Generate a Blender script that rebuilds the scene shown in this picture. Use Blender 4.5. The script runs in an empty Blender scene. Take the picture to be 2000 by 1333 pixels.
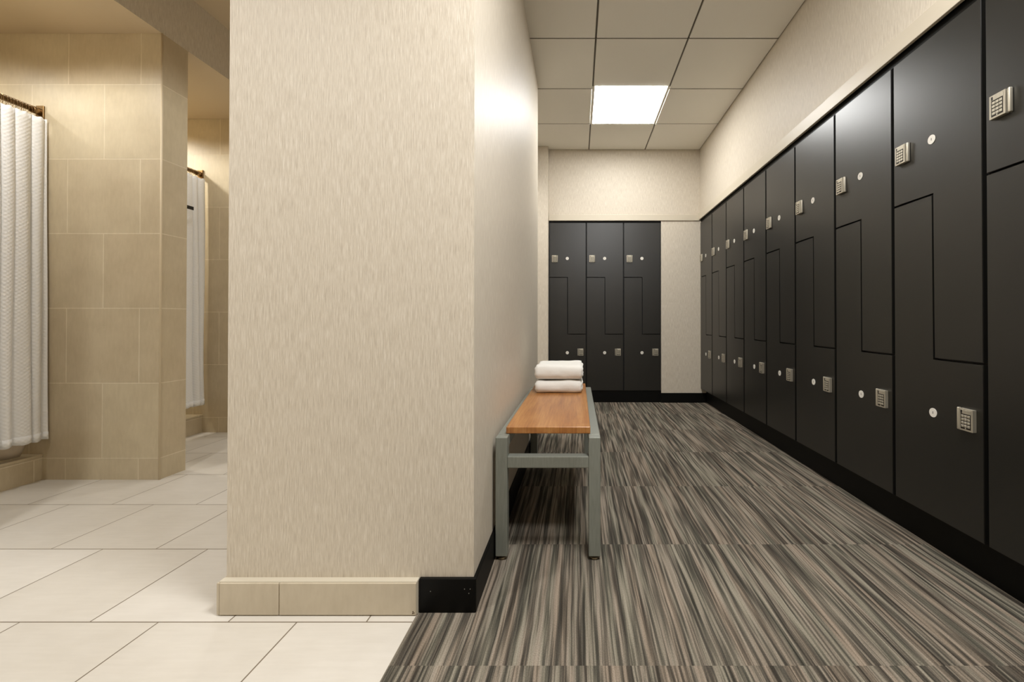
import bpy, bmesh, math, random
from mathutils import Vector, Matrix, noise

sc = bpy.context.scene
col = sc.collection
R = math.radians
random.seed(4)

# ------------------------------------------------------------------ camera
EYE = 0.883
cam_d = bpy.data.cameras.new('camera')
cam = bpy.data.objects.new('camera', cam_d)
col.objects.link(cam)
cam_d.sensor_fit = 'HORIZONTAL'
cam_d.sensor_width = 36.0
cam_d.lens = 835 / 2000 * 36
cam_d.shift_x = -129 / 2000
cam_d.shift_y = -44.5 / 2000
cam_d.clip_start = 0.02
cam.location = (0, 0, EYE)
cam.rotation_euler = (R(90.4), 0, 0)
sc.camera = cam

# ------------------------------------------------------------------ world, exposure, lamps
w = bpy.data.worlds.new('world')
sc.world = w
w.use_nodes = True
w.node_tree.nodes['Background'].inputs['Color'].default_value = (1, 0.92, 0.8, 1)
w.node_tree.nodes['Background'].inputs['Strength'].default_value = 0.02
sc.view_settings.view_transform = 'Standard'
sc.view_settings.look = 'None'
sc.view_settings.gamma = 1.0
sc.view_settings.use_curve_mapping = False
sc.view_settings.exposure = 0.0

PANEL = 27.0                      # radiance of the ceiling panel


def area(name, loc, sx, sy, power, color, spread=180):
    d = bpy.data.lights.new(name, 'AREA')
    d.shape = 'RECTANGLE'
    d.size, d.size_y = sx, sy
    d.energy = power
    d.color = color
    d.spread = R(spread)
    o = bpy.data.objects.new(name, d)
    o.location = loc
    col.objects.link(o)
    return o


def spot(name, loc, power, color, angle, blend=0.6, radius=0.06):
    d = bpy.data.lights.new(name, 'SPOT')
    d.energy = power
    d.color = color
    d.spot_size = R(angle)
    d.spot_blend = blend
    d.shadow_soft_size = radius
    o = bpy.data.objects.new(name, d)
    o.location = loc
    col.objects.link(o)
    return o


NEUTRAL = (1.0, 0.99, 0.975)
WARM = (1.0, 0.95, 0.84)
area('aisle_panel_lamp', (0.42, 0.66, 2.745), 0.58, 0.58, 62, (1, 1, 1))
spot('corridor_downlight', (-1.70, 0.20, 2.80), 124, (1, 1, 1), 140, 0.7, 0.08)
spot('corridor_downlight', (-1.65, 2.55, 2.80), 34, NEUTRAL, 120, 0.7, 0.08)
spot('corridor_downlight', (-1.00, 3.95, 2.80), 52, NEUTRAL, 140, 0.7, 0.08)
spot('shower_downlight', (-3.50, 1.92, 2.47), 16, WARM, 160, 0.5, 0.06)
spot('shower_downlight', (-3.50, 2.95, 2.47), 50, WARM, 160, 0.5, 0.06)
spot('vestibule_downlight', (-2.65, 1.75, 2.48), 37, (1, 1, 1), 158, 0.4, 0.06)
spot('vestibule_downlight', (-2.65, 2.95, 2.48), 11, NEUTRAL, 150, 0.5, 0.06)

# ------------------------------------------------------------------ materials


def lin(c):
    return tuple(((v / 255) / 12.92 if v / 255 <= 0.04045 else ((v / 255 + 0.055) / 1.055) ** 2.4) for v in c) + (1,)


class NT:
    def __init__(self, name):
        self.m = bpy.data.materials.new(name)
        self.m.use_nodes = True
        self.t = self.m.node_tree
        self.b = self.t.nodes['Principled BSDF']
        self.out = self.t.nodes['Material Output']

    def n(self, typ, **kw):
        nd = self.t.nodes.new(typ)
        for k, v in kw.items():
            setattr(nd, k, v)
        return nd

    def l(self, a, b):
        self.t.links.new(a, b)

    def set(self, **kw):
        for k, v in kw.items():
            self.b.inputs[k.replace('_', ' ')].default_value = v
        return self

    def math(self, op, a, b=None, c=None):
        nd = self.n('ShaderNodeMath', operation=op)
        for i, v in enumerate((a, b, c)):
            if v is None:
                continue
            if isinstance(v, (int, float)):
                nd.inputs[i].default_value = v
            else:
                self.l(v, nd.inputs[i])
        return nd.outputs[0]

    def pos(self, obj=False):
        if obj:
            s = self.n('ShaderNodeTexCoord').outputs['Object']
        else:
            s = self.n('ShaderNodeNewGeometry').outputs['Position']
        sep = self.n('ShaderNodeSeparateXYZ')
        self.l(s, sep.inputs[0])
        return sep.outputs

    def vec(self, x, y, z=0.0):
        c = self.n('ShaderNodeCombineXYZ')
        for i, v in enumerate((x, y, z)):
            if isinstance(v, (int, float)):
                c.inputs[i].default_value = v
            else:
                self.l(v, c.inputs[i])
        return c.outputs[0]

    def noise(self, v, scale=1.0, detail=2.0, rough=0.5):
        nd = self.n('ShaderNodeTexNoise')
        nd.inputs['Scale'].default_value = scale
        nd.inputs['Detail'].default_value = detail
        nd.inputs['Roughness'].default_value = rough
        self.l(v, nd.inputs['Vector'])
        return nd.outputs['Fac']

    def ramp(self, f, stops, interp='LINEAR'):
        nd = self.n('ShaderNodeValToRGB')
        cr = nd.color_ramp
        cr.interpolation = interp
        while len(cr.elements) < len(stops):
            cr.elements.new(0.5)
        for e, (p, c) in zip(cr.elements, stops):
            e.position = p
            e.color = c
        self.l(f, nd.inputs[0])
        return nd.outputs[0]

    def mix(self, f, a, b, blend='MIX'):
        nd = self.n('ShaderNodeMix', data_type='RGBA', blend_type=blend)
        for i, v in ((0, f), (6, a), (7, b)):
            if isinstance(v, (int, float, tuple)):
                nd.inputs[i].default_value = v
            else:
                self.l(v, nd.inputs[i])
        return nd.outputs[2]

    def bump(self, h, strength, dist):
        nd = self.n('ShaderNodeBump')
        nd.inputs['Strength'].default_value = strength
        nd.inputs['Distance'].default_value = dist
        self.l(h, nd.inputs['Height'])
        self.l(nd.outputs[0], self.b.inputs['Normal'])

    def col(self, c):
        self.l(c, self.b.inputs['Base Color'])


def plain(name, rgb, rough=0.5, metal=0.0, spec=0.5):
    k = NT(name)
    k.set(Base_Color=lin(rgb), Roughness=rough, Metallic=metal)
    k.b.inputs['Specular IOR Level'].default_value = spec
    return k.m


def mat_wallpaper():
    k = NT('wallpaper')
    x, y, z = k.pos()
    s = k.math('ADD', x, y)
    a = k.noise(k.vec(k.math('MULTIPLY', s, 330), k.math('MULTIPLY', z, 15)), 1, 3, 0.6)
    b = k.noise(k.vec(k.math('MULTIPLY', s, 620), k.math('MULTIPLY', z, 34)), 1, 2, 0.6)
    f = k.math('ADD', k.math('MULTIPLY', a, 0.6), k.math('MULTIPLY', b, 0.4))
    k.col(k.ramp(f, [(0.32, lin((187, 176, 160))), (0.5, lin((208, 198, 181))), (0.68, lin((225, 217, 203)))]))
    k.l(k.math('ADD', k.math('MULTIPLY', f, 0.8), 0.09), k.b.inputs['Roughness'])
    k.b.inputs['Specular IOR Level'].default_value = 0.2
    k.bump(f, 0.5, 0.0014)
    return k.m


BW, RH = 0.406, 0.418


def mat_tile(name, axis, c1, c2, mortar, rough=0.42, whole=False):
    """Square stone-look wall tile in running bond; axis = the wall's horizontal axis."""
    k = NT(name)
    x, y, z = k.pos()
    h = x if axis == 'x' else y
    u = k.math('ADD', h, (2.8545 if axis == 'x' else -2.35) + BW * 40)
    v = k.math('ADD', z, -0.12 + RH * 10)
    br = k.n('ShaderNodeTexBrick')
    br.offset, br.offset_frequency, br.squash = 0.5, 2, 1.0
    br.inputs['Color1'].default_value = lin(c1)
    br.inputs['Color2'].default_value = lin(c2)
    br.inputs['Mortar'].default_value = lin(mortar)
    br.inputs['Scale'].default_value = 1
    br.inputs['Mortar Size'].default_value = 0.0028
    br.inputs['Mortar Smooth'].default_value = 0.15
    br.inputs['Brick Width'].default_value = 900.0 if whole else BW
    br.inputs['Row Height'].default_value = 900.0 if whole else RH
    k.l(k.vec(u, v), br.inputs['Vector'])
    cloud = k.noise(k.vec(h, z), 6, 4, 0.55)
    grain = k.noise(k.vec(k.math('MULTIPLY', h, 60), k.math('MULTIPLY', z, 14)), 1, 3, 0.6)
    g = k.math('ADD', k.math('MULTIPLY', cloud, 0.6), k.math('MULTIPLY', grain, 0.4))
    tint = k.ramp(g, [(0.3, (0.88, 0.86, 0.83, 1)), (0.7, (1.08, 1.08, 1.08, 1))])
    k.col(k.mix(1.0, br.outputs['Color'], tint, 'MULTIPLY'))
    k.set(Roughness=rough)
    k.bump(k.math('SUBTRACT', 1.0, br.outputs['Fac']), 0.5, 0.002)
    return k.m


def mat_floor_tile():
    k = NT('floor_tile')
    x, y, z = k.pos()
    u = k.math('ADD', x, 0.824 + 0.406 * 40)
    v = k.math('ADD', y, -0.858 + 0.402 * 21)
    br = k.n('ShaderNodeTexBrick')
    br.offset, br.offset_frequency, br.squash = 0.5, 2, 1.0
    br.inputs['Color1'].default_value = lin((213, 208, 199))
    br.inputs['Color2'].default_value = lin((204, 198, 187))
    br.inputs['Mortar'].default_value = lin((120, 108, 92))
    br.inputs['Scale'].default_value = 1
    br.inputs['Mortar Size'].default_value = 0.0021
    br.inputs['Mortar Smooth'].default_value = 0.1
    br.inputs['Brick Width'].default_value = 0.406
    br.inputs['Row Height'].default_value = 0.402
    k.l(k.vec(u, v), br.inputs['Vector'])
    cloud = k.noise(k.vec(x, y), 5, 4, 0.55)
    grain = k.noise(k.vec(k.math('MULTIPLY', x, 8), k.math('MULTIPLY', y, 70)), 1, 3, 0.6)
    g = k.math('ADD', k.math('MULTIPLY', cloud, 0.6), k.math('MULTIPLY', grain, 0.4))
    tint = k.ramp(g, [(0.3, (0.92, 0.91, 0.89, 1)), (0.7, (1.05, 1.05, 1.05, 1))])
    k.col(k.mix(1.0, br.outputs['Color'], tint, 'MULTIPLY'))
    k.set(Roughness=0.38)
    k.bump(k.math('SUBTRACT', 1.0, br.outputs['Fac']), 0.4, 0.0015)
    return k.m


def mat_carpet():
    k = NT('striped_carpet')
    x, y, z = k.pos()
    T = 0.595
    row = k.math('FLOOR', k.math('DIVIDE', k.math('ADD', y, -1.10 + T * 10), T))
    clm = k.math('FLOOR', k.math('DIVIDE', k.math('ADD', x, 0.485 + T * 10), T))
    seed = k.math('ADD', k.math('MULTIPLY', row, 7.31), k.math('MULTIPLY', clm, 13.7))
    wob = k.math('MULTIPLY', k.math('SUBTRACT', k.noise(k.vec(k.math('MULTIPLY', x, 9), k.math('MULTIPLY', y, 3.5), seed), 1, 3), 0.5), 0.009)
    xs = k.math('ADD', x, wob)

    def stripe(fx, fy, off, sd):
        return k.noise(k.vec(k.math('MULTIPLY', xs, fx), k.math('MULTIPLY', y, fy), k.math('ADD', k.math('MULTIPLY', seed, sd), off)), 1, 1.0, 0.5)
    a = stripe(72, 1.7, 0, 0.05)
    b = stripe(150, 3.2, 3.3, 1)
    c = stripe(290, 6.0, 8.9, 1)
    f = k.math('ADD', k.math('ADD', k.math('MULTIPLY', a, 0.5), k.math('MULTIPLY', b, 0.36)), k.math('MULTIPLY', c, 0.2))
    base = k.ramp(f, [(0.40, lin((57, 53, 47))), (0.48, lin((82, 77, 69))), (0.53, lin((103, 96, 85))),
                      (0.58, lin((130, 121, 108))), (0.68, lin((150, 140, 126)))])
    hue = k.noise(k.vec(k.math('MULTIPLY', xs, 34), k.math('MULTIPLY', y, 1.0), k.math('ADD', seed, 21)), 1, 1)
    tint = k.ramp(hue, [(0.36, (0.95, 1.0, 0.98, 1)), (0.5, (1, 1, 1, 1)), (0.64, (1.04, 0.98, 0.95, 1))])
    loop = k.noise(k.vec(k.math('MULTIPLY', x, 420), k.math('MULTIPLY', y, 260)), 1, 2, 0.7)
    lt = k.ramp(loop, [(0.3, (0.72, 0.72, 0.72, 1)), (0.7, (1.2, 1.2, 1.2, 1))])
    k.col(k.mix(1.0, k.mix(1.0, base, tint, 'MULTIPLY'), lt, 'MULTIPLY'))
    k.set(Roughness=0.95)
    k.b.inputs['Specular IOR Level'].default_value = 0.1
    k.bump(k.math('ADD', loop, k.math('MULTIPLY', c, 0.6)), 0.5, 0.003)
    return k.m


def mat_wood():
    k = NT('varnished_cherry_wood')
    x, y, z = k.pos(True)
    v = k.vec(k.math('MULTIPLY', x, 14), k.math('MULTIPLY', y, 1.5), k.math('MULTIPLY', z, 14))
    a = k.noise(v, 1, 4, 0.6)
    g = k.noise(k.vec(k.math('MULTIPLY', x, 180), k.math('MULTIPLY', y, 7), z), 1, 3, 0.6)
    f = k.math('ADD', k.math('MULTIPLY', a, 0.6), k.math('MULTIPLY', g, 0.4))
    k.col(k.ramp(f, [(0.34, lin((132, 78, 33))), (0.5, lin((165, 108, 51))), (0.66, lin((188, 136, 78)))]))
    k.set(Roughness=0.33)
    k.b.inputs['Specular IOR Level'].default_value = 0.8
    return k.m


def mat_cloth(name, rgb, waffle=0.0, trans=0.0, terry=False, axis='y'):
    k = NT(name)
    x, y, z = k.pos(terry)
    k.set(Base_Color=lin(rgb), Roughness=0.9)
    k.b.inputs['Specular IOR Level'].default_value = 0.15
    k.b.inputs['Sheen Weight'].default_value = 0.15
    if terry:
        k.bump(k.noise(k.vec(x, y, z), 420, 2, 0.6), 0.5, 0.003)
    if waffle:
        s1 = k.math('SINE', k.math('MULTIPLY', y if axis == 'y' else x, 2 * math.pi / waffle))
        s2 = k.math('SINE', k.math('MULTIPLY', z, 2 * math.pi / waffle))
        k.bump(k.math('MULTIPLY', s1, s2), 0.3, 0.002)
    if trans:
        tr = k.n('ShaderNodeBsdfTranslucent')
        tr.inputs['Color'].default_value = lin(rgb)
        mx = k.n('ShaderNodeMixShader')
        mx.inputs[0].default_value = trans
        k.l(k.b.outputs[0], mx.inputs[1])
        k.l(tr.outputs[0], mx.inputs[2])
        k.l(mx.outputs[0], k.out.inputs['Surface'])
    return k.m


def mat_emit(name, rgb, s):
    k = NT(name)
    k.set(Base_Color=(0.9, 0.9, 0.88, 1))
    k.b.inputs['Emission Color'].default_value = rgb + (1,)
    k.b.inputs['Emission Strength'].default_value = s
    return k.m


def mat_laminate():
    k = NT('black_laminate')
    x, y, z = k.pos(True)
    f = k.noise(k.vec(x, y, z), 5, 3, 0.5)
    k.col(k.ramp(f, [(0.3, lin((15, 15, 12))), (0.7, lin((19, 18, 15)))]))
    k.set(Roughness=0.36)
    k.b.inputs['Specular IOR Level'].default_value = 0.85
    return k.m


def mat_brushed(name, rgb, rough=0.35, metal=1.0):
    k = NT(name)
    x, y, z = k.pos(True)
    f = k.noise(k.vec(k.math('MULTIPLY', x, 300), k.math('MULTIPLY', y, 300), k.math('MULTIPLY', z, 20)), 1, 2)
    k.col(k.ramp(f, [(0.3, lin(tuple(int(v * 0.93) for v in rgb))), (0.7, lin(rgb))]))
    k.set(Roughness=rough, Metallic=metal)
    return k.m


M = {
    'paper': mat_wallpaper(),
    'tile_x': mat_tile('stone_tile', 'x', (203, 190, 162), (194, 179, 151), (218, 206, 181)),
    'tile_y': mat_tile('stone_tile', 'y', (203, 190, 162), (194, 179, 151), (218, 206, 181)),
    'floor': mat_floor_tile(),
    'carpet': mat_carpet(),
    'plaster': plain('painted_plaster', (208, 190, 160), 0.7),
    'ceil_tile': plain('ceiling_tile', (240, 236, 226), 0.85, spec=0.2),
    'tbar': plain('ceiling_grid_bar', (92, 84, 70), 0.5),
    'base_and_gap_shade': plain('black_vinyl_base_and_gap_shade', (4, 4, 3), 0.5, spec=0.2),  # vinyl base; also the painted-in shade of the gaps over the lockers
    'trim': plain('satin_painted_trim', (204, 194, 175), 0.42),
    'laminate': mat_laminate(),
    'carcass': plain('black_carcass', (8, 8, 7), 0.6),
    'nickel': mat_brushed('satin_nickel', (204, 197, 180), 0.46, 0.75),
    'nickel_dark': plain('dark_recess', (52, 47, 40), 0.4, 0.5),
    'mark': plain('black_mark', (14, 13, 12), 0.5),
    'plate': plain('white_plate', (226, 222, 212), 0.4),
    'bench': mat_brushed('grey_painted_steel', (138, 141, 132), 0.42, 0.25),
    'wood': mat_wood(),
    'rubber': plain('black_rubber', (18, 18, 17), 0.6),
    'chrome': plain('worn_steel_glide', (150, 138, 118), 0.3, 1.0),
    'towel': mat_cloth('white_terry', (238, 236, 230), terry=True),
    'curtain': mat_cloth('white_waffle_cloth', (244, 243, 240), waffle=0.02, trans=0.10),
    'liner': mat_cloth('shower_liner', (222, 208, 188), trans=0.15),
    'rod': mat_brushed('antique_nickel', (150, 122, 84), 0.3, 1.0),
    'diffuser': mat_emit('lit_diffuser', (1.0, 0.995, 0.975), PANEL),
    'light_frame': plain('white_light_frame', (225, 220, 208), 0.5),
    'base_tile': mat_tile('stone_base_tile', 'x', (196, 185, 164), (196, 185, 164), (150, 132, 106), whole=True),
    'grout': plain('pale_grout', (196, 187, 168), 0.85),
    'tile_edge': plain('pale_tile_edge', (214, 198, 168), 0.5),
    'rust': plain('dark_chip', (70, 48, 30), 0.8),
    'speck': plain('grey_scuff', (110, 108, 100), 0.6),
}

# ------------------------------------------------------------------ mesh helpers


def box(bm, x0, x1, y0, y1, z0, z1, mi=0, bev=0.0, seg=2):
    vs = [bm.verts.new(p) for p in ((x0, y0, z0), (x1, y0, z0), (x1, y1, z0), (x0, y1, z0),
                                    (x0, y0, z1), (x1, y0, z1), (x1, y1, z1), (x0, y1, z1))]
    fs = [bm.faces.new([vs[i] for i in q]) for q in
          ((3, 2, 1, 0), (4, 5, 6, 7), (0, 1, 5, 4), (1, 2, 6, 5), (2, 3, 7, 6), (3, 0, 4, 7))]
    for f in fs:
        f.material_index = mi
    if bev:
        es = list({e for f in fs for e in f.edges})
        r = bmesh.ops.bevel(bm, geom=es, offset=bev, segments=seg, affect='EDGES', profile=0.5)
        for f in r['faces']:
            f.material_index = mi
    return fs


def cyl(bm, p0, p1, r, n=20, mi=0, r1=None):
    p0, p1 = Vector(p0), Vector(p1)
    d = p1 - p0
    q = d.to_track_quat('Z', 'Y')
    a = [bm.verts.new(p0 + q @ Vector((r * math.cos(2 * math.pi * i / n), r * math.sin(2 * math.pi * i / n), 0))) for i in range(n)]
    rr = r if r1 is None else r1
    b = [bm.verts.new(p1 + q @ Vector((rr * math.cos(2 * math.pi * i / n), rr * math.sin(2 * math.pi * i / n), 0))) for i in range(n)]
    for i in range(n):
        f = bm.faces.new((a[i], a[(i + 1) % n], b[(i + 1) % n], b[i]))
        f.material_index = mi
        f.smooth = True
    for ring in (list(reversed(a)), b):
        bm.faces.new(ring).material_index = mi


def prism(bm, pts, y0, y1, mi=0, bev=0.0):
    """Polygon in the local x-z plane (counter-clockwise seen from -y), extruded along y."""
    a = [bm.verts.new((x, y0, z)) for x, z in pts]
    b = [bm.verts.new((x, y1, z)) for x, z in pts]
    n = len(pts)
    fs = [bm.faces.new(a), bm.faces.new(list(reversed(b)))]
    for i in range(n):
        fs.append(bm.faces.new((a[(i + 1) % n], a[i], b[i], b[(i + 1) % n])))
    for f in fs:
        f.material_index = mi
    if bev:
        r = bmesh.ops.bevel(bm, geom=list(fs[0].edges), offset=bev, segments=2, affect='EDGES')
        for f in r['faces']:
            f.material_index = mi


def mesh_of(name, bm, mats):
    bmesh.ops.recalc_face_normals(bm, faces=bm.faces)
    me = bpy.data.meshes.new(name)
    bm.to_mesh(me)
    bm.free()
    for m in (mats if isinstance(mats, (list, tuple)) else [mats]):
        me.materials.append(m)
    return me


def link(name, me, parent=None, loc=None):
    o = bpy.data.objects.new(name, me)
    if loc is not None:
        o.location = loc
    col.objects.link(o)
    if parent is not None:
        o.parent = parent
    return o


def obj(name, bm, mats, parent=None, loc=None):
    return link(name, mesh_of(name, bm, mats), parent, loc)


def tag(o, label, cat, group=None):
    o['label'] = label
    o['category'] = cat
    if group:
        o['group'] = group
    return o


def thing(name, label, cat, loc=(0, 0, 0), rz=0.0, group=None):
    o = bpy.data.objects.new(name, None)
    o.empty_display_size = 0.1
    o.location = loc
    o.rotation_euler = (0, 0, rz)
    col.objects.link(o)
    return tag(o, label, cat, group)


def struct(name, bm, mats, label=None):
    o = obj(name, bm, mats)
    o['kind'] = 'structure'
    if label:
        o['label'] = label
    return o


def by_normal(bm, rules):
    bmesh.ops.recalc_face_normals(bm, faces=bm.faces)
    bm.normal_update()
    for f in bm.faces:
        f.material_index = rules(f)


def smooth(o, angle=35):
    for p in o.data.polygons:
        p.use_smooth = True
    o.data.set_sharp_from_angle(angle=R(angle))


# ------------------------------------------------------------------ setting
BACK_Y = 4.64        # back wall of the aisle
RIGHT_X = 1.328      # face of the locker doors on the right
SIDE_X = -0.3185     # aisle face of the island wall
FRONT_Y = 1.31       # near face of the island wall
ISL_X = -1.072       # shower side of the island wall
ISL_Y = 3.37
ALC_Y = 4.545
SEAM_X = -0.485
H_AISLE, H_LEFT, H_SHOWER = 2.75, 2.83, 2.4975
HEAD_X = -2.332
REAR_Y = -2.2
LEFT_X = -3.95
K_TOP = 0.15         # plinth height below the right lockers
KB_TOP = 0.128

bm = bmesh.new()
box(bm, LEFT_X - 0.1, SEAM_X, REAR_Y - 0.1, ALC_Y + 0.1, -0.1, 0)
struct('floor', bm, M['floor'], 'pale stone-look tile floor')
bm = bmesh.new()
box(bm, SEAM_X, 1.96, REAR_Y - 0.1, BACK_Y + 0.6, -0.1, 0.001)
struct('carpet', bm, M['carpet'], 'grey and taupe striped carpet along the locker aisle')

# island wall between the two areas
bm = bmesh.new()
box(bm, ISL_X, SIDE_X, FRONT_Y, ISL_Y, 0, 2.95)
struct('wall_centre', bm, M['paper'])

# right wall: bulkhead above the lockers and the back of their recess
bm = bmesh.new()
box(bm, 1.325, 1.95, REAR_Y, BACK_Y + 0.02, 1.985, 2.95)
box(bm, 1.86, 1.95, REAR_Y, BACK_Y + 0.5, 0, 1.985)
box(bm, 1.34, 1.86, REAR_Y, 0.985, 0, 1.985)
struct('wall_right', bm, M['paper'])

# back wall: bulkhead, the pier right of the lockers, the recess and the return on the left
bm = bmesh.new()
box(bm, -0.318, 1.325, BACK_Y, BACK_Y + 0.55, 1.975, 2.95)
box(bm, 0.903, 1.40, BACK_Y, BACK_Y + 0.5, 0, 1.975)
box(bm, -0.318, 0.903, BACK_Y + 0.5, BACK_Y + 0.55, 0, 1.975)
struct('wall_back', bm, M['paper'])
bm = bmesh.new()
box(bm, LEFT_X, -0.319, ALC_Y, BACK_Y + 0.55, 0, 2.95)
struct('wall_return', bm, M['paper'])

# shower stalls: tiled partitions, far end wall, left wall
tile_rule = lambda f: 1 if abs(f.normal.x) > 0.7 else 0
bm = bmesh.new()
box(bm, LEFT_X, HEAD_X, 2.386, 2.545, 0, H_SHOWER)
by_normal(bm, tile_rule)
struct('wall_partition', bm, [M['tile_x'], M['tile_y']])
bm = bmesh.new()
cyl(bm, (HEAD_X + 0.0005, 2.3865, 0), (HEAD_X + 0.0005, 2.3865, H_SHOWER), 0.005, 12)
struct('trim_1', bm, M['tile_edge'])
bm = bmesh.new()
box(bm, LEFT_X, HEAD_X, 3.40, ALC_Y, 0, H_SHOWER)
by_normal(bm, tile_rule)
struct('wall_shower', bm, [M['tile_x'], M['tile_y']])
bm = bmesh.new()
box(bm, LEFT_X, HEAD_X, 1.37, 1.53, 0, H_SHOWER)
box(bm, LEFT_X, HEAD_X, REAR_Y, 1.37, 0, H_SHOWER)
by_normal(bm, tile_rule)
struct('wall_front', bm, [M['tile_x'], M['tile_y']])
bm = bmesh.new()
box(bm, LEFT_X - 0.1, LEFT_X, REAR_Y - 0.1, BACK_Y + 0.5, 0, 2.95)
struct('wall_left', bm, M['tile_y'])
bm = bmesh.new()
box(bm, LEFT_X, 1.95, REAR_Y - 0.1, REAR_Y, 0, 2.95)
struct('wall_rear', bm, M['paper'])

# papered header over the shower openings
bm = bmesh.new()
box(bm, HEAD_X - 0.12, HEAD_X, REAR_Y, ALC_Y, H_SHOWER + 0.0005, 2.95)
by_normal(bm, lambda f: 1 if f.normal.z < -0.7 else 0)
struct('wall_header', bm, [M['paper'], M['plaster']])
bm = bmesh.new()
box(bm, LEFT_X, HEAD_X - 0.001, REAR_Y, ALC_Y, H_SHOWER + 0.001, H_SHOWER + 0.06)
struct('ceiling_shower', bm, M['plaster'])
bm = bmesh.new()
box(bm, HEAD_X, SEAM_X, REAR_Y, ALC_Y, H_LEFT, 2.95)
struct('ceiling_corridor', bm, M['plaster'])

# aisle ceiling: lay-in tiles with a dark grid between them
GX = [SEAM_X, -0.49 + 0.0, 0.118, 0.728, 1.33]
GX = [-0.485, 0.118, 0.728, 1.326]
GY = [BACK_Y - 0.61 * i for i in range(0, 12)]
LX, LY = (0.118, 0.728), (GY[2], GY[1])
bm = bmesh.new()
g = 0.006
for i in range(3):
    for j in range(11):
        if i == 1 and j == 1:
            continue
        box(bm, GX[i] + g, GX[i + 1] - g, GY[j + 1] + g, GY[j] - g, H_AISLE, H_AISLE + 0.02, 0, 0.002, 1)
box(bm, SEAM_X, 1.326, REAR_Y, BACK_Y, H_AISLE + 0.012, H_AISLE + 0.03, 1)
for x in GX[1:3]:
    box(bm, x - 0.0045, x + 0.0045, REAR_Y, BACK_Y, H_AISLE + 0.004, H_AISLE + 0.015, 1)
for y in GY[1:]:
    box(bm, SEAM_X, 1.326, y - 0.0045, y + 0.0045, H_AISLE + 0.004, H_AISLE + 0.015, 1)
box(bm, SEAM_X - 0.02, SEAM_X, REAR_Y, ALC_Y, H_AISLE, 2.95, 0)
struct('ceiling', bm, [M['ceil_tile'], M['tbar']])

# trims above the lockers
bm = bmesh.new()
box(bm, 1.312, 1.327, 0.985, BACK_Y - 0.001, 1.985, 2.057, 0, 0.002)
box(bm, 1.336, 1.346, 0.99, BACK_Y - 0.001, 1.956, 1.986, 1)  # black strip added in the gap under the trim, standing in for its shade
box(bm, 1.326, 1.40, 0.985, BACK_Y - 0.001, 1.9835, 1.9855, 1)  # black sheet over the bulkhead underside, its shade put in as colour
struct('trim_2', bm, [M['trim'], M['base_and_gap_shade']])
bm = bmesh.new()
box(bm, -0.316, 1.312, BACK_Y - 0.013, BACK_Y + 0.001, 1.975, 2.04, 0, 0.002)
box(bm, -0.316, 0.9025, BACK_Y + 0.010, BACK_Y + 0.02, 1.956, 1.976, 1)  # black strip painting the shade into the gap over the back lockers
struct('trim_3', bm, [M['trim'], M['base_and_gap_shade']])

# bases
bm = bmesh.new()
box(bm, 1.39, 1.86, 0.985, BACK_Y + 0.001, 0, K_TOP)
struct('baseboard_right', bm, M['base_and_gap_shade'])
bm = bmesh.new()
box(bm, -0.318, 0.903, BACK_Y + 0.012, BACK_Y + 0.5, 0, KB_TOP)
box(bm, 0.90, 1.39, BACK_Y - 0.010, BACK_Y + 0.03, 0, 0.105)
struct('baseboard_back', bm, M['base_and_gap_shade'])
bm = bmesh.new()
box(bm, SIDE_X - 0.001, SIDE_X + 0.010, FRONT_Y - 0.010, ISL_Y, 0, 0.102, 0, 0.002)
struct('baseboard_side', bm, M['base_and_gap_shade'])
bm = bmesh.new()
box(bm, -0.481, SIDE_X + 0.009, FRONT_Y - 0.012, FRONT_Y + 0.001, 0, 0.103, 0, 0.002)
for x, z in ((-0.446, 0.066), (-0.343, 0.073), (-0.326, 0.073), (-0.330, 0.060)):
    cyl(bm, (x, FRONT_Y - 0.0115, z), (x, FRONT_Y - 0.0135, z), 0.0014, 8, 1)
struct('baseboard_front', bm, [M['base_and_gap_shade'], M['speck']])
bm = bmesh.new()
y0, y1 = 1.2845, FRONT_Y + 0.001
box(bm, -0.8935, -0.4845, y0, y1, 0.003, 0.098, 0, 0.0015)
box(bm, -1.0735, -0.8965, y0, y1, 0.003, 0.098, 0, 0.0015)
box(bm, -1.0825, -1.0745, y0 + 0.001, y1 + 0.6, 0.003, 0.098, 0, 0.0015)
box(bm, -1.079, -0.483, y0 + 0.004, y1, 0.0, 0.102, 1, 0.003)
for x, z in ((-0.4935, 0.014), (-0.4905, 0.010), (-0.4945, 0.009)):
    cyl(bm, (x, y0 + 0.001, z), (x, y0 - 0.0008, z), 0.0017, 7, 2)
struct('baseboard_left', bm, [M['base_tile'], M['grout'], M['rust']])

# shower curbs
for n, (ya, yb) in enumerate(((1.53, 2.386), (2.545, 3.40))):
    bm = bmesh.new()
    box(bm, -3.10, -2.984, ya, yb, 0, 0.128)
    box(bm, -3.105, -2.979, ya, yb, 0.128, 0.143, 0, 0.003)
    by_normal(bm, tile_rule)
    struct('trim_%d' % (4 + n), bm, [M['tile_x'], M['tile_y']], 'tiled curb at the shower stall edge')

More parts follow.
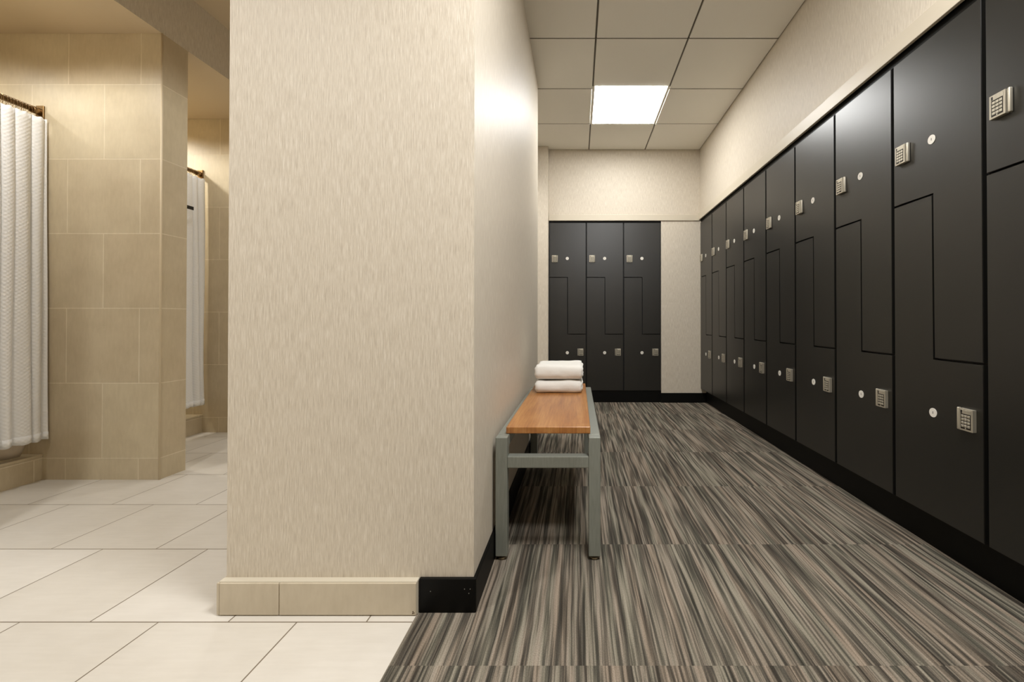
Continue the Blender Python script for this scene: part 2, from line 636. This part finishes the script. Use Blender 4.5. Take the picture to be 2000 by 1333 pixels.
# ------------------------------------------------------------------ ceiling light
t = thing('ceiling_light', 'square glowing light panel set in the tiled ceiling', 'light', ((LX[0] + LX[1]) / 2, (LY[0] + LY[1]) / 2, H_AISLE))
bm = bmesh.new()
a = 0.2985
for s in (-1, 1):
    box(bm, s * a - 0.010, s * a + 0.010, -a - 0.046, a + 0.005, -0.004, 0.0)
box(bm, -a + 0.010, a - 0.010, a - 0.008, a + 0.008, -0.004, 0.0)
box(bm, -a - 0.002, a + 0.002, -a - 0.002, a + 0.002, 0.0085, 0.03)
obj('frame', bm, M['light_frame'], t)
bm = bmesh.new()
box(bm, -a + 0.010, a - 0.010, -a - 0.030, a - 0.008, -0.003, 0.008)
box(bm, -a + 0.010, a - 0.010, -a - 0.044, -a - 0.032, -0.003, 0.0)
obj('diffuser', bm, M['diffuser'], t)

# ------------------------------------------------------------------ lockers
LW = 0.4056
ZT, ZA, ZB = 1.957, 1.36, 0.742
SG, IG = 0.0075, 0.004       # half gaps: between units and between the two doors
DT = 0.019


def lock_meshes(flip):
    """Keypad lock; local x-z plane is the door face, -y points out of the door."""
    wk, wp, h = 0.051, 0.008, 0.075
    x0 = 0.0 if not flip else wp + 0.004
    p0 = wk + 0.004 if not flip else 0.0
    b = bmesh.new()
    D = 0.0145
    box(b, x0, x0 + wk, -D, 0.0, 0, h, 0, 0.0012)
    ix0, ix1 = x0 + 0.007, x0 + wk - 0.006
    box(b, ix0, ix1, -D - 0.0003, -D + 0.0005, 0.006, h - 0.004, 1)
    kw = (ix1 - ix0 - 0.004) / 3
    for r in range(4):
        for c in range(3):
            kx = ix0 + 0.002 + c * kw
            kz = 0.012 + r * 0.0112
            box(b, kx + 0.0009, kx + kw - 0.0009, -D - 0.0013, -D, kz, kz + 0.0080, 0, 0.0006, 1)
    box(b, ix0, ix1, -D - 0.0009, -D, 0.0575, h - 0.004, 0, 0.0004, 1)
    box(b, ix0 + 0.001, ix0 + 0.0065, -D - 0.0013, -D, 0.0590, 0.0695, 2)
    cyl(b, ((ix0 + ix1) / 2, -D, 0.0085), ((ix0 + ix1) / 2, -D - 0.0013, 0.0085), 0.002, 10, 0)
    pad = mesh_of('keypad', b, [M['nickel'], M['nickel_dark'], M['mark']])
    b = bmesh.new()
    box(b, p0, p0 + wp, -0.0125, 0.0, -0.001, h + 0.001, 0, 0.0036, 4)
    pull = mesh_of('pull', b, M['nickel'])
    for p in pull.polygons:
        p.use_smooth = True
    pull.set_sharp_from_angle(angle=R(40))
    return pad, pull


def disc_mesh():
    b = bmesh.new()
    cyl(b, (0, 0, 0), (0, -0.0016, 0), 0.017, 32, 0)
    box(b, -0.0011, 0.0011, -0.0020, -0.0014, -0.004, 0.005, 1)
    return mesh_of('number_disc', b, [M['plate'], M['mark']])


PAD_U, PULL_U = lock_meshes(False)
PAD_L, PULL_L = lock_meshes(True)
DISC = disc_mesh()


def make_locker(name, z0, label, group):
    """Local frame: x across the front, y into the wall, origin at the front left foot."""
    t = thing(name, label, 'locker', group=group)
    h = lambda z: z - z0
    b = bmesh.new()
    y = DT + 0.001
    box(b, 0.001, 0.016, y, 0.46, 0, h(ZT))
    box(b, LW - 0.016, LW - 0.001, y, 0.46, 0, h(ZT))
    box(b, 0.016, LW - 0.016, y, 0.46, 0, 0.016)
    box(b, 0.016, LW - 0.016, y, 0.46, h(ZT) - 0.016, h(ZT))
    box(b, 0.016, LW - 0.016, 0.445, 0.46, 0.016, h(ZT) - 0.016)
    box(b, 0.016, LW - 0.016, y, 0.445, h(ZA) - 0.008, h(ZA) + 0.008)
    box(b, 0.016, LW - 0.016, y, 0.445, h(ZB) - 0.008, h(ZB) + 0.008)
    box(b, LW / 2 - 0.008, LW / 2 + 0.008, y, 0.445, h(ZB) + 0.008, h(ZA) - 0.008)
    obj('carcass', b, M['carcass'], t)
    xl, xr, xm = SG, LW - SG, LW / 2
    b = bmesh.new()
    prism(b, [(xl, h(ZA) + IG), (xm - IG + 2 * IG, h(ZA) + IG), (xm + IG, h(ZB) + IG), (xr, h(ZB) + IG), (xr, h(ZT) - 0.004), (xl, h(ZT) - 0.004)], 0, DT, 0, 0.0015)
    up = obj('door', b, M['laminate'], t)
    b = bmesh.new()
    prism(b, [(xl, 0.003), (xr, 0.003), (xr, h(ZB) - IG), (xm - IG, h(ZB) - IG), (xm - IG, h(ZA) - IG), (xl, h(ZA) - IG)], 0, DT, 0, 0.0015)
    lo = obj('door', b, M['laminate'], t)
    link('keypad', PAD_U, up, (0.033, 0, h(1.524)))
    link('pull', PULL_U, up, (0.033, 0, h(1.524)))
    link('number_disc', DISC, up, (xm - 0.003, 0, h(1.566)))
    link('keypad', PAD_L, lo, (0.311, 0, h(0.510)))
    link('pull', PULL_L, lo, (0.311, 0, h(0.510)))
    link('number_disc', DISC, lo, (xm - 0.003, 0, h(0.541)))
    return t


def dup(root, loc, rz, label):
    r = root.copy()
    col.objects.link(r)
    r.location = loc
    r.rotation_euler = (0, 0, rz)
    r['label'] = label
    for ch in list(root.children):
        c = ch.copy()
        col.objects.link(c)
        c.parent = r
        for gc in list(ch.children):
            d = gc.copy()
            col.objects.link(d)
            d.parent = c
    return r


nth = ['first', 'second', 'third', 'fourth', 'fifth', 'sixth', 'seventh', 'eighth', 'ninth']
rl = ['black two-door locker in the right row, narrowest-looking one touching the back corner'] + \
     ['black two-door locker in the right row, %s from the back corner' % w_ for w_ in nth[1:8]] + \
     ['black two-door locker cut off by the right edge of the photo, nearest one']
G_R = 'black lockers along the right wall'
proto = None
for i in range(9):
    loc = (RIGHT_X, BACK_Y - 0.0005 - i * LW, K_TOP)
    if proto is None:
        proto = make_locker('locker', K_TOP, rl[0], G_R)
        proto.location = loc
        proto.rotation_euler = (0, 0, R(-90))
        bpy.context.view_layer.update()
    else:
        dup(proto, loc, R(-90), rl[i])
bl = ['black locker in the back wall beside the wall corner, lower half behind the towels',
      'middle black locker of the three set into the back wall',
      'black locker in the back wall next to the beige wall panel']
proto = None
for i in range(3):
    loc = (-0.3165 + i * LW, BACK_Y + 0.004, KB_TOP)
    if proto is None:
        proto = make_locker('locker', KB_TOP, bl[0], 'three black lockers in the back wall')
        proto.location = loc
    else:
        dup(proto, loc, 0, bl[i])

# ------------------------------------------------------------------ bench
BX0, BX1, BY0, BY1, TU = -0.305, 0.083, 1.580, 2.790, 0.0435
RT = 0.4535
t = thing('bench', 'wood-topped bench with grey square-tube steel frame against the wall', 'bench', ((BX0 + BX1) / 2, (BY0 + BY1) / 2, 0.001))
ox, oy = t.location.x, t.location.y
for x0 in (BX0, BX1 - TU):
    for y0 in (BY0, BY1 - TU):
        bm = bmesh.new()
        box(bm, x0 - ox, x0 + TU - ox, y0 - oy, y0 + TU - oy, 0.014, RT - 0.001, 0, 0.003)
        lg = obj('leg', bm, M['bench'], t)
        bm = bmesh.new()
        c = Vector((x0 + TU / 2 - ox, y0 + TU / 2 - oy, 0))
        cyl(bm, c + Vector((0, 0, 0.008)), c + Vector((0, 0, 0.016)), 0.008, 16)
        cyl(bm, c, c + Vector((0, 0, 0.008)), 0.019, 24, 0, 0.015)
        obj('foot', bm, M['chrome'], lg)
for x0 in (BX0, BX1 - TU):
    bm = bmesh.new()
    box(bm, x0 - ox, x0 + TU - ox, BY0 + TU - oy, BY1 - TU - oy, RT - TU, RT - 0.001, 0, 0.003)
    obj('side_rail', bm, M['bench'], t)
for y0 in (BY0, BY1 - TU):
    bm = bmesh.new()
    box(bm, BX0 + TU - ox, BX1 - TU - ox, y0 + 0.001 - oy, y0 + TU - 0.001 - oy, 0.339, 0.382, 0, 0.003)
    obj('crossbar', bm, M['bench'], t)
bm = bmesh.new()
box(bm, -0.274 - ox, 0.047 - ox, 1.630 - oy, BY1 - 0.02 - oy, 0.4535, 0.4795, 0, 0.003, 3)
sb = obj('seat_board', bm, M['wood'], t)

# ------------------------------------------------------------------ towels


def towel(name, label, w, d, h, loc, seed, layers=2):
    b = bmesh.new()
    bmesh.ops.create_cube(b, size=1)
    bmesh.ops.subdivide_edges(b, edges=b.edges[:], cuts=22, use_grid_fill=True)
    rad = h * 0.47
    for v in b.verts:
        p = Vector((v.co.x * w, v.co.y * d, v.co.z * h))
        # round the body: clamp to an inner box and push out by the radius
        ry = rad
        rx = rad * 0.55
        inner = Vector((max(-w / 2 + rx, min(w / 2 - rx, p.x)), max(-d / 2 + ry, min(d / 2 - ry, p.y)), max(-h / 2 + rad, min(h / 2 - rad, p.z))))
        q = p - inner
        n = Vector((q.x / rx, q.y / ry, q.z / rad))
        m = max(abs(n.x), abs(n.y), abs(n.z))
        if n.length > 1e-6:
            n = n.normalized() * m
        p = inner + Vector((n.x * rx, n.y * ry, n.z * rad))
        # the folded layers show on the open side ends
        if abs(v.co.x) > 0.47:
            p.x -= math.copysign(0.007 * (0.5 + 0.5 * math.cos(2 * math.pi * layers * (v.co.z + 0.5))) * (1 if v.co.y > -0.42 else 0.3), v.co.x)
        s = Vector((p.x * 9 + seed, p.y * 9, p.z * 14))
        k = noise.noise(s) * 0.0055 + noise.noise(s * 2.6) * 0.0022
        p += Vector((n.x, n.y, n.z)) * k if n.length > 0 else Vector()
        p.z += 0.004 * noise.noise(Vector((p.x * 5 + seed, p.y * 5, 3.0))) * (v.co.z + 0.5)
        p.z = max(p.z, -h / 2)
        v.co = p
    o = obj(name, b, M['towel'], None, (loc[0], loc[1], loc[2] + h / 2))
    for p in o.data.polygons:
        p.use_smooth = True
    return tag(o, label, 'towel', 'folded towels on the bench')


ZB_TOP = 0.4805
towel('folded_towel', 'folded white towel lying directly on the bench wood', 0.272, 0.325, 0.071, (-0.108, 2.545, ZB_TOP), 2.0)
o = towel('folded_towel', 'folded white towel on top of the other towel', 0.276, 0.330, 0.078, (-0.106, 2.545, ZB_TOP + 0.0775), 7.0)
o.rotation_euler = (0, 0, R(-1.0))

# ------------------------------------------------------------------ shower curtains
ROD_X, ROD_Z = -3.005, 2.052


def shower(ya, yb, cy0, seed, rod_label, cur_label, with_tag, with_liner):
    t = thing('curtain_rod', rod_label, 'rod', (ROD_X, yb, ROD_Z), group='curtain rods above the shower curbs')
    b = bmesh.new()
    cyl(b, (0, -0.006, 0), (0, ya - yb + 0.006, 0), 0.0135, 24)
    obj('bar', b, M['rod'], t)
    for y0, s in ((0, -1), (ya - yb, 1)):
        b = bmesh.new()
        lo, hi = sorted((y0, y0 + s * 0.010))
        box(b, -0.022, 0.022, lo, hi, -0.036, 0.036, 0, 0.004, 3)
        c0 = y0 + s * 0.010
        cyl(b, (0, c0, 0), (0, c0 + s * 0.035, 0), 0.019, 24)
        obj('flange', b, M['rod'], t)
    # curtain
    c = thing('shower_curtain', cur_label, 'curtain', (ROD_X, yb, 0.23), group='white shower curtains')
    top, bot = 2.004 - 0.23, 0.0
    y1 = yb - 0.012
    nu, nv = 260, 60
    rnd = random.Random(seed)
    lam = 0.064
    L = y1 - cy0
    nf = L / lam
    ph = [rnd.uniform(-1, 1) for _ in range(int(nf) + 4)]

    def fold(t):
        # broad rounded faces with narrow valleys between them
        return 2.0 * math.sqrt(abs(math.sin(t / 2)) + 0.02) - 1.15

    def surf(u, v):
        # u: 0 at the wall end, v: 0 at the top
        y = y1 - u * L - yb
        f = u * nf
        i = int(f)
        jit = ph[i] * (1 - (f - i)) + ph[i + 1] * (f - i)
        amp = 0.009 + 0.009 * v + 0.006 * jit
        x = 0.045 + 0.012 * v + amp * fold(2 * math.pi * f + jit * 2.2 + v * jit * 1.6)
        x += (0.006 + 0.008 * v) * noise.noise(Vector((u * 11 + seed, v * 2.0, 0)))
        y += 0.006 * v * math.sin(3 * f + seed)
        z = top + (bot - top) * v + (0.004 * math.sin(2 * math.pi * f) if v > 0.98 else 0)
        z += 0.003 * (1 - v) ** 6 * math.cos(4 * math.pi * f)
        return Vector((x, min(y, -0.004), z))
    b = bmesh.new()
    gv = [[b.verts.new(surf(i / nu, j / nv)) for i in range(nu + 1)] for j in range(nv + 1)]
    for j in range(nv):
        for i in range(nu):
            b.faces.new((gv[j][i], gv[j][i + 1], gv[j + 1][i + 1], gv[j + 1][i])).smooth = True
    cl = obj('cloth', b, M['curtain'], c)
    md = cl.modifiers.new('thickness', 'SOLIDIFY')
    md.thickness = 0.002
    md.offset = 0
    # hem band along the bottom edge
    b = bmesh.new()
    rows = []
    for j in range(3):
        row = []
        for i in range(nu + 1):
            p = surf(i / nu, 1 - 0.012 * j)
            q = surf(min(1, i / nu + 0.002), 1 - 0.012 * j) - surf(max(0, i / nu - 0.002), 1 - 0.012 * j)
            nrm = Vector((q.y, -q.x, 0)).normalized()
            if nrm.x < 0 and abs(q.y) > abs(q.x):
                nrm = -nrm
            row.append(b.verts.new(p + Vector((0.0022, 0, -0.001))))
        rows.append(row)
    for j in range(2):
        for i in range(nu):
            b.faces.new((rows[j][i], rows[j][i + 1], rows[j + 1][i + 1], rows[j + 1][i])).smooth = True
    hm = obj('hem', b, M['curtain'], c)
    md = hm.modifiers.new('thickness', 'SOLIDIFY')
    md.thickness = 0.0016
    # hooks gathered on the rod
    b = bmesh.new()
    n = 26
    for i in range(n):
        aa, ab = 2 * math.pi * i / n, 2 * math.pi * (i + 1) / n
        cyl(b, (0.0215 * math.sin(aa), 0, 0.0275 * math.cos(aa) - 0.010), (0.0215 * math.sin(ab), 0, 0.0275 * math.cos(ab) - 0.010), 0.0009, 6)
    for i in range(5):
        a0 = math.pi * (0.2 + 0.15 * i) - math.pi / 2
        bmesh.ops.create_icosphere(b, subdivisions=1, radius=0.0024, matrix=Matrix.Translation((0.0175 * math.sin(a0), 0, 0.0175 * math.cos(a0))))
    ring = mesh_of('curtain_ring', b, M['rod'])
    nr = int((L - 0.06) / 0.0125)
    for i in range(nr):
        o = link('curtain_ring', ring, c, (0, -0.058 - i * 0.0125, ROD_Z - 0.23))
        o.rotation_euler = (0, 0, R(rnd.uniform(-9, 9)))
    if with_liner:
        b = bmesh.new()
        nu2, nv2 = 40, 40
        L2 = L - 0.06

        def lin_s(u, v):
            y = -0.052 - u * L2 + 0.010 * math.sin(7 * v) * (1 - u) * v
            x = -0.030 + 0.006 * math.sin(u * 26)
            if v > 0.85:
                k = (v - 0.85) / 0.15
                x += 0.040 * math.sin(math.pi * k) * (1 - 0.4 * u)
                y -= 0.012 * k * k * (1 - u)
            z = (1.99 - 0.23) * (1 - v) + (0.147 - 0.23) * v
            return (x, y, z)
        gv = [[b.verts.new(lin_s(i / nu2, j / nv2)) for i in range(nu2 + 1)] for j in range(nv2 + 1)]
        for j in range(nv2):
            for i in range(nu2):
                b.faces.new((gv[j][i], gv[j][i + 1], gv[j + 1][i + 1], gv[j + 1][i])).smooth = True
        ln = obj('liner', b, M['liner'], c)
        md = ln.modifiers.new('thickness', 'SOLIDIFY')
        md.thickness = 0.001
    if with_tag:
        b = bmesh.new()
        ty0, ty1 = 3.150 - yb, 3.228 - yb
        box(b, 0.0955, 0.0985, ty0, ty1, 1.722 - 0.23, 1.748 - 0.23, 0, 0.0008, 1)
        g_ = obj('tag', b, M['mark'], c)
        g_['label'] = 'small black cloth tag'


shower(1.53, 2.386, 1.80, 3, 'antique nickel rod over the curtain of the nearer shower',
       'white waffle curtain of the nearer shower with rings bunched on its rod', False, True)
shower(2.545, 3.40, 2.80, 11, 'antique nickel rod over the curtain behind the tiled partition',
       'white waffle curtain behind the tiled partition, with a small black tag', True, False)
